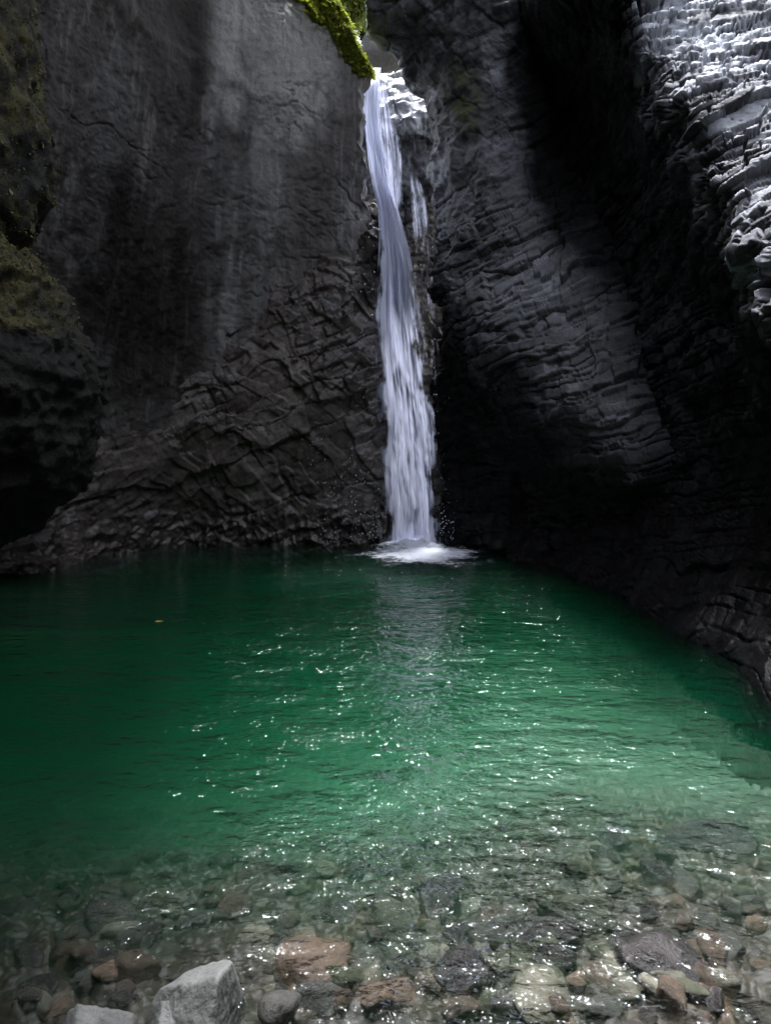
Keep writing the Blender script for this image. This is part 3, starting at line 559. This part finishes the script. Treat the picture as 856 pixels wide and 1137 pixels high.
# ------------------------------------------------------------------ moss, shrubs, leaf
def blades(Pts, Nrm, n, size, rng, droop=0.3):
    """n small pointed leaves on the given points; returns verts, tri-quads"""
    i = rng.integers(0, len(Pts), n); p = Pts[i]+rng.normal(0, 0.006, (n, 3)); nn = Nrm[i]
    d = nn+rng.normal(0, 0.7, (n, 3)); d[:, 2] -= droop; d /= np.linalg.norm(d, axis=1, keepdims=True)
    s = np.cross(d, rng.normal(0, 1, (n, 3))); s /= np.linalg.norm(s, axis=1, keepdims=True)
    L = size*rng.uniform(0.5, 1.4, n)[:, None]; w = L*0.28
    V = np.stack([p, p+d*L*0.5+s*w, p+d*L, p+d*L*0.5-s*w], 1).reshape(-1, 3)
    return V, np.arange(4*n).reshape(n, 4)
def moss_on(o, Pts, Nrm, n, size, seed, label=None, parent=None, mat=None):
    V, Fc = blades(Pts, Nrm, n, size, np.random.default_rng(seed))
    V2, F2 = blades(Pts, Nrm, n//45, size*2.4, np.random.default_rng(seed+50), 1.1); V = np.concatenate([V, V2]); Fc = np.concatenate([Fc, F2+len(V)-len(V2)])      # longer hanging tips
    m = link('moss', make_mesh('moss', V, Fc, mat or M_MOSS), parent); m['kind'] = 'stuff'
    if label: m['label'] = label
    return m
mk = (NO[..., 2]+0.3*fbm(PO+3, 1.5, 3, 83) > 0.35)
moss_on(over, PO[mk], NO[mk], 14000, 0.03, 1, parent=over, mat=M_DMOSS)
mk = fbm(PU+7.7, 1.6, 3, 95) > -0.1
moss_on(upper, PU[mk], NU[mk], 16000, 0.035, 2, parent=upper, mat=M_DMOSS)
NCf = grid_normals(VC); px = CX+F*VC[..., 0]/VC[..., 1]; py = HY-F*(VC[..., 2]-CH)/VC[..., 1]
band = interp(py, [(-60,34),(0,36),(40,24),(70,13),(90,6)]); ee = interp(py, [(-60,345),(0,360),(25,373),(50,386),(80,401),(130,396)])
mk = (px > ee-band*(0.65+0.8*fbm(VC, 2.2, 3, 211))) & (py > -60) & (py < 84) & (VC[..., 1] < 16.75)
moss_on(None, VC[mk], NCf[mk], 30000, 0.055, 3, 'bright yellow-green moss along the cliff edge above the waterfall lip')
def shrub(loc, r, n, seed, label):
    rng = np.random.default_rng(seed); t = empty('shrub', loc); tag(t, label, 'shrub', 'shrubs above the waterfall lip')
    c = rng.normal(0, 0.45, (9, 3))*r; c[:, 2] = np.abs(c[:, 2])+0.5*r
    pts = (c[rng.integers(0, 9, n)]+rng.normal(0, 0.22, (n, 3))*r); nr = pts/np.linalg.norm(pts, axis=1, keepdims=True)
    V, Fc = blades(pts, nr, n, 0.16, rng, 0.1); link('foliage', make_mesh('foliage', V, Fc, M_LEAF), t)
    # stems: tapered square tubes from the base to each leaf clump
    Vs, Fs = [], []
    for q in c:
        for a, (p, w) in enumerate(((np.zeros(3), 0.03), (q*0.5+rng.normal(0, .05, 3), 0.02), (q, 0.008))):
            b0 = len(Vs); Vs += [p+np.array(v)*w for v in ((1,0,0),(0,1,0),(-1,0,0),(0,-1,0))]
            if a:
                for e_ in range(4): Fs.append((b0-4+e_, b0-4+(e_+1) % 4, b0+(e_+1) % 4, b0+e_))
    link('stem', make_mesh('stem', np.array(Vs), np.array(Fs), M_DARK), t)
    return t
for i, (a, b_, Y, r, lab) in enumerate(((389, 14, 20.5, 0.8, 'sunlit yellow-green shrub just behind the mossy cliff edge above the fall'), (401, 30, 22.8, 0.7, 'pale leafy shrub lower in the gap, beside the wedged grey boulder'))):
    p = at(a, b_, Y); shrub((p[0], p[1], p[2]-0.6*r), r, 2600, 40+i, lab)

def leaf_obj(px, py, L, ang, label):
    Y = 2*F/(py-HY); p = at(px, py, Y); n = 12; t = np.linspace(0, 1, n); w = np.sin(np.pi*t**0.8)*0.38
    V = np.concatenate([np.stack([t-0.5, w, 0.10*(t-0.5)**2+0.05*w], -1), np.stack([t-0.5, -w, 0.10*(t-0.5)**2+0.05*w], -1)])*L
    o = link('fallen_leaf', make_mesh('fallen_leaf', V, np.array([(i, i+1, n+i+1, n+i) for i in range(n-1)])[:, ::-1], M_YLEAF)); o.location = (p[0], p[1], 0.012); o.rotation_euler = (0, 0, ang)
    return tag(o, label, 'fallen leaf')
leaf_obj(177, 691, 0.10, 0.5, 'small yellow fallen leaf floating alone on the dark green water at the left')

# ------------------------------------------------------------------ stones
def stone_mat(name, a, b, rough=0.5, speck=0.5):
    k = NT(name); tc = k.n('ShaderNodeTexCoord'); oi = k.n('ShaderNodeObjectInfo')
    ov = k.n('ShaderNodeVectorMath', operation='ADD'); k.l(tc.outputs['Object'], ov.inputs[0]); 
    cm = k.n('ShaderNodeCombineXYZ'); k.l(k.math('MULTIPLY', oi.outputs['Random'], 50), cm.inputs[0]); k.l(cm.outputs[0], ov.inputs[1]); v = ov.outputs[0]
    n1 = k.noise(v, 1.6, 6, 0.65, 0.3); n2 = k.noise(v, 9, 5, 0.7)
    c = k.mix(k.ramp(n1, 0.3, 0.7), rgba(a), rgba(b)); c = k.mix(k.math('MULTIPLY', k.ramp(n2, 0.45, 0.7), speck), c, k.mix(0.6, c, (0.02,0.018,0.015,1)))
    gz = k.n('ShaderNodeNewGeometry'); sz = k.n('ShaderNodeSeparateXYZ'); k.l(gz.outputs['Position'], sz.inputs[0]); wl = k.ramp(k.math('ADD', sz.outputs['Z'], k.math('MULTIPLY', n1, 0.06)), 0.10, 0.055)      # dark wet band above the waterline
    c = k.mix(k.math('MULTIPLY', wl, 0.45), c, k.mix(0.7, c, (0.02,0.018,0.014,1)))
    c = k.mix(k.math('MULTIPLY', oi.outputs['Random'], 0.55), c, k.mix(0.6, c, (0.02,0.02,0.018,1)))
    b_ = k.n('ShaderNodeBsdfPrincipled'); k.l(c, b_.inputs['Base Color']); k.l(k.ramp(n2, 0.3, 0.7, rough-0.12, rough+0.1), b_.inputs['Roughness'])
    bp = k.n('ShaderNodeBump'); bp.inputs['Strength'].default_value = 0.5; bp.inputs['Distance'].default_value = 0.06; k.l(k.math('ADD', n1, k.math('MULTIPLY', n2, 0.4)), bp.inputs['Height']); k.l(bp.outputs[0], b_.inputs['Normal']); k.l(b_.outputs[0], k.out.inputs['Surface'])
    return k.m
SM = {'grey': stone_mat('grey_stone', (0.085,0.082,0.068), (0.165,0.158,0.135)), 'pale': stone_mat('pale_stone', (0.28,0.265,0.19), (0.47,0.44,0.33), 0.6, 0.3),
      'brown': stone_mat('brown_stone', (0.085,0.058,0.038), (0.20,0.14,0.095)), 'dark': stone_mat('dark_wet_stone', (0.035,0.028,0.03), (0.085,0.068,0.065), 0.28),
      'pink': stone_mat('pinkish_brown_stone', (0.24,0.155,0.10), (0.40,0.28,0.20)), 'green': stone_mat('algae_stone', (0.08,0.088,0.05), (0.155,0.165,0.095))}
def stone_mesh(seed, mat, angular=0.0, sub=24):
    rng = np.random.default_rng(seed); th = np.linspace(0, 2*np.pi, sub*2, endpoint=False); ph = np.linspace(-np.pi/2, np.pi/2, sub)
    T, Ph = np.meshgrid(th, ph); D = np.stack([np.cos(Ph)*np.cos(T), np.cos(Ph)*np.sin(T), np.sin(Ph)], -1)
    n = rng.normal(0, 1, (16, 3)); n /= np.linalg.norm(n, axis=1, keepdims=True); dd = rng.uniform(0.72, 1.0, 16)
    dots = np.clip(D @ n.T, 1e-3, None); pl = (dd/dots); pw = 6+22*angular
    r = (pl**-pw).sum(-1)**(-1/pw)
    r = np.minimum(r, 1.3); r = r*(1+0.10*fbm(D*1.0+seed, 1.3, 4, seed))+0.02*fbm(D+seed, 6, 3, seed+1)
    return make_mesh('stone', (D*r[..., None]).reshape(-1, 3), grid_faces(sub, sub*2, flip=True, wrapu=True), mat, None, True)
PROT = {c: [stone_mesh(100+i*7+j, SM[c], (0.0, 0.5, 0.25, 0.8)[j]) for j in range(4)] for i, c in enumerate(SM)}
GRP = 'stones lying on the pool bed near the shore'
def ground_z(x, y):
    i = min(max(int(np.searchsorted(gy, y)), 2), len(gy)-3); j = min(max(int(np.searchsorted(gx, x)), 2), len(gx)-3)
    return float(GZ[i-2:i+3, j-2:j+3].mean())
def put_stone(px, py, wpx, colr, var, sx=1.0, sy=1.0, sz=0.6, label=None, group=GRP, name='stone', rot=None, up=0.47, zt=None):
    """px,py: where the middle of the stone shows"""
    # find the bed point seen at that pixel
    Y = 2.0
    for _ in range(40):
        x = (px-CX)/F*Y; z = ground_z(x, Y); Y = 0.5*Y+0.5*(CH-z)*F/(py-HY)
    r = wpx*Y/F*0.5
    o = bpy.data.objects.new(name, PROT[colr][var]); COL.objects.link(o)
    o.location = ((px-CX)/F*Y, Y, ground_z((px-CX)/F*Y, Y)+r*sz*up+(zt or 0)); o.scale = (r*sx, r*sy, r*sz)
    o.rotation_euler = (random.uniform(-.2, .2), random.uniform(-.2, .2), random.uniform(0, 6.28) if rot is None else rot)
    return tag(o, label, 'stone' if name == 'stone' else 'boulder', group)

# the pale boulder at the shore: its own faceted mesh
def facet_boulder(name, loc, planes, scale, mat, seed, label):
    th = np.linspace(0, 2*np.pi, 160, endpoint=False); ph = np.linspace(-np.pi/2, np.pi/2, 90); T, Ph = np.meshgrid(th, ph)
    D = np.stack([np.cos(Ph)*np.cos(T), np.cos(Ph)*np.sin(T), np.sin(Ph)], -1)
    n = np.array([unit(p[:3]) for p in planes]); dd = np.array([p[3] for p in planes])
    pl = dd/np.clip(D @ n.T, 1e-3, None); r = (pl**-26.).sum(-1)**(-1/26.)
    r = r*(1+0.05*fbm(D+seed, 2, 4, seed)+0.025*fbm(D+seed, 5, 4, seed+2, ridge=True))
    o = link(name, make_mesh(name, (D*r[..., None]*np.array(scale)).reshape(-1, 3), grid_faces(90, 160, flip=True, wrapu=True), mat, None, True)); o.location = loc
    return tag(o, label, 'boulder')
M_BOUL = stone_mat('pale_grey_boulder', (0.19,0.19,0.178), (0.31,0.31,0.29), 0.65, 0.35)
facet_boulder('boulder', (-0.665, 2.62, -0.05), [(-0.5,-0.62,0.6,0.62),(0.9,-0.15,0.12,0.62),(-1,0.1,0.15,0.85),(0,1,0.3,0.8),(-0.25,0.25,0.9,0.72),(0.35,-0.75,0.3,0.95),(0,0,-1,0.7),(-0.7,0.5,0.5,0.8),(0.5,0.7,0.4,0.85)], (0.205,0.21,0.245), M_BOUL, 3, 'large pale grey angular boulder with pointed top, standing out of the water at the shore')
facet_boulder('boulder', (-0.97, 2.46, -0.03), [(0.2,-0.3,1,0.55),(-0.6,-0.4,0.7,0.7),(1,0,0.3,0.9),(-1,0,0.2,0.9),(0,-1,0.2,0.9),(0,1,0.4,0.7),(0,0,-1,0.8)], (0.15,0.14,0.19), M_BOUL, 5, 'low pale boulder at the bottom edge, left of the large angular boulder')
facet_boulder('boulder', (-0.735, 2.55, -0.03), [(0.1,-0.3,1,0.6),(-0.7,-0.3,0.7,0.75),(0.8,-0.1,0.5,0.8),(0,-1,0.2,0.9),(0,1,0.4,0.7),(0,0,-1,0.8),(-1,0.2,0,0.9)], (0.10,0.10,0.14), M_BOUL, 7, 'small pale rock in front of the large angular boulder at the bottom edge')
o = bpy.data.objects.new('stone', PROT['grey'][0]); COL.objects.link(o); o.location = (-0.40, 2.66, 0.0); o.scale = (0.085, 0.08, 0.06); o.rotation_euler = (0.1, -0.1, 0.7); tag(o, 'smooth rounded grey stone at the bottom edge, right of the large angular boulder', 'stone')

NAMED = [(352,1082,86,'pink',1,1.2,0.9,0.6,'broad pinkish brown stone under shallow water, right of the large angular boulder'),
 (330,1118,44,'pink',0,1.1,0.9,0.6,'small orange brown stone below the broad pinkish stone'),
 (428,1118,54,'pink',2,1.2,0.9,0.7,'rounded tan stone at the bottom edge near the middle'),
 (412,1094,34,'pale',0,1,1,0.7,'small round cream stone between the pinkish and the tan stone'),
 (340,1042,24,'pale',2,1.1,0.9,0.7,'small pale stone behind the broad pinkish brown stone'),
 (827,996,26,'green',0,1,1,0.7,'round yellowish pale stone under water near the right edge'),
 (104,1024,24,'grey',1,1,1,0.6,'light grey stone alone on the dark bed at the left'),
 (6,1002,40,'green',2,1.2,0.8,0.5,'flat olive stone at the left edge'),
 (432,1040,62,'green',3,1.2,0.9,0.5,'large pale green stone under water in the middle of the shallows'),
 (548,1040,70,'grey',1,1.3,0.9,0.45,'wide greenish grey slab under water right of the middle'),
 (605,1048,72,'dark',2,1.3,0.9,0.5,'dark purple brown stone standing for a wall reflection, right of the middle'),  # this, the next and the farthest dark stone mimic the right wall's reflection
 (488,1010,58,'dark',0,1.4,0.8,0.45,'dark stone standing for a wall reflection, just below the brightest glints'),
 (520,1090,64,'dark',1,1.1,1,0.6,'dark wet stone with white glints near the bottom middle'),
 (742,1080,88,'dark',3,1.2,1,0.55,'largest dark reddish stone near the bottom right corner'),
 (600,1105,80,'pale',1,1.4,0.8,0.4,'wide pale slab at the bottom right of the middle'),
 (645,1020,66,'green',1,1.3,0.8,0.4,'olive slab under water behind the dark stones at the right'),
 (770,940,70,'dark',0,1.5,0.8,0.4,'dark flat stone standing for a wall reflection, farthest out at the right'),
 (500,1075,40,'pale',3,1.1,0.9,0.6,'pale angular stone left of the dark wet stone'),
 (690,1075,44,'pale',2,1.2,0.9,0.5,'cream stone left of the largest dark reddish stone'),
 (150,1085,46,'brown',2,1.2,0.9,0.6,'brown stone left of the large angular boulder')]
for a in NAMED: put_stone(*a[:8], label=a[8], group=None)
LAB = {'grey': 'grey stone among others on the shallow bed', 'pale': 'pale cream stone among others on the shallow bed', 'brown': 'brown stone among others on the shallow bed', 'dark': 'dark wet stone among others on the shallow bed', 'pink': 'pinkish stone among others on the shallow bed', 'green': 'olive green stone among others on the shallow bed'}
for i in range(272):
    py = 930+200*random.random()**0.8; px = random.uniform(2, 854)
    if 165 < px < 290 and py > 1050: continue
    w = random.uniform(14, 38)*(0.55+0.6*(py-900)/237)*(1.5 if random.random() < 0.15 else 1)
    wts = [3, 2, 2.4, 2.6, 0.5, 2.2] if px > 250 else [2.0, 0.6, 3.2, 3.0, 0.3, 1.6]
    c_ = random.choices(list(SM), wts)[0]
    put_stone(px, py, w, c_, random.randrange(4), random.uniform(0.9, 1.35), random.uniform(0.75, 1.1), random.uniform(0.4, 0.75), LAB[c_], GRP+', '+c_)

# ------------------------------------------------------------------ light
AZ, EL = math.radians(4), math.radians(74)
S = Vector((math.sin(AZ)*math.cos(EL), math.cos(AZ)*math.cos(EL), math.sin(EL)))
ld = bpy.data.lights.new('sun', 'SUN'); ld.energy = 8.0; ld.angle = math.radians(8); ld.color = (0.93, 0.95, 1.0)
so = bpy.data.objects.new('sun', ld); COL.objects.link(so); so.rotation_euler = S.to_track_quat('Z', 'Y').to_euler(); so.location = (0, 20, 40)
w = bpy.data.worlds.new('World'); SC.world = w; w.use_nodes = True; nt = w.node_tree; bg = nt.nodes['Background']
sk = nt.nodes.new('ShaderNodeTexSky'); sk.sky_type = 'NISHITA'; sk.sun_disc = False; sk.sun_elevation = EL; sk.sun_rotation = AZ
hs = nt.nodes.new('ShaderNodeHueSaturation'); hs.inputs['Saturation'].default_value = 0.38; nt.links.new(sk.outputs[0], hs.inputs['Color']); nt.links.new(hs.outputs[0], bg.inputs[0]); bg.inputs[1].default_value = 0.95

# ------------------------------------------------------------------ camera
cd = bpy.data.cameras.new('camera'); cam = bpy.data.objects.new('camera', cd); COL.objects.link(cam)
cam.location = (0, 0, CH); cam.rotation_euler = (math.radians(90), 0, 0)
cd.sensor_fit = 'VERTICAL'; cd.sensor_height = 24; cd.lens = 24*F/1137; cd.shift_y = -(568.5-HY)/1137; cd.clip_start = 0.05; cd.clip_end = 500
SC.camera = cam
SC.view_settings.view_transform = 'Standard'; SC.view_settings.look = 'None'; SC.view_settings.exposure = 0
cy = SC.cycles
cy.use_denoising = True
try: cy.denoiser = 'OPENIMAGEDENOISE'
except Exception: pass
cy.max_bounces = 8; cy.diffuse_bounces = 4; cy.glossy_bounces = 3; cy.transmission_bounces = 4; cy.transparent_max_bounces = 24; cy.volume_bounces = 1
cy.sample_clamp_indirect = 4.0; cy.caustics_reflective = False; cy.caustics_refractive = False
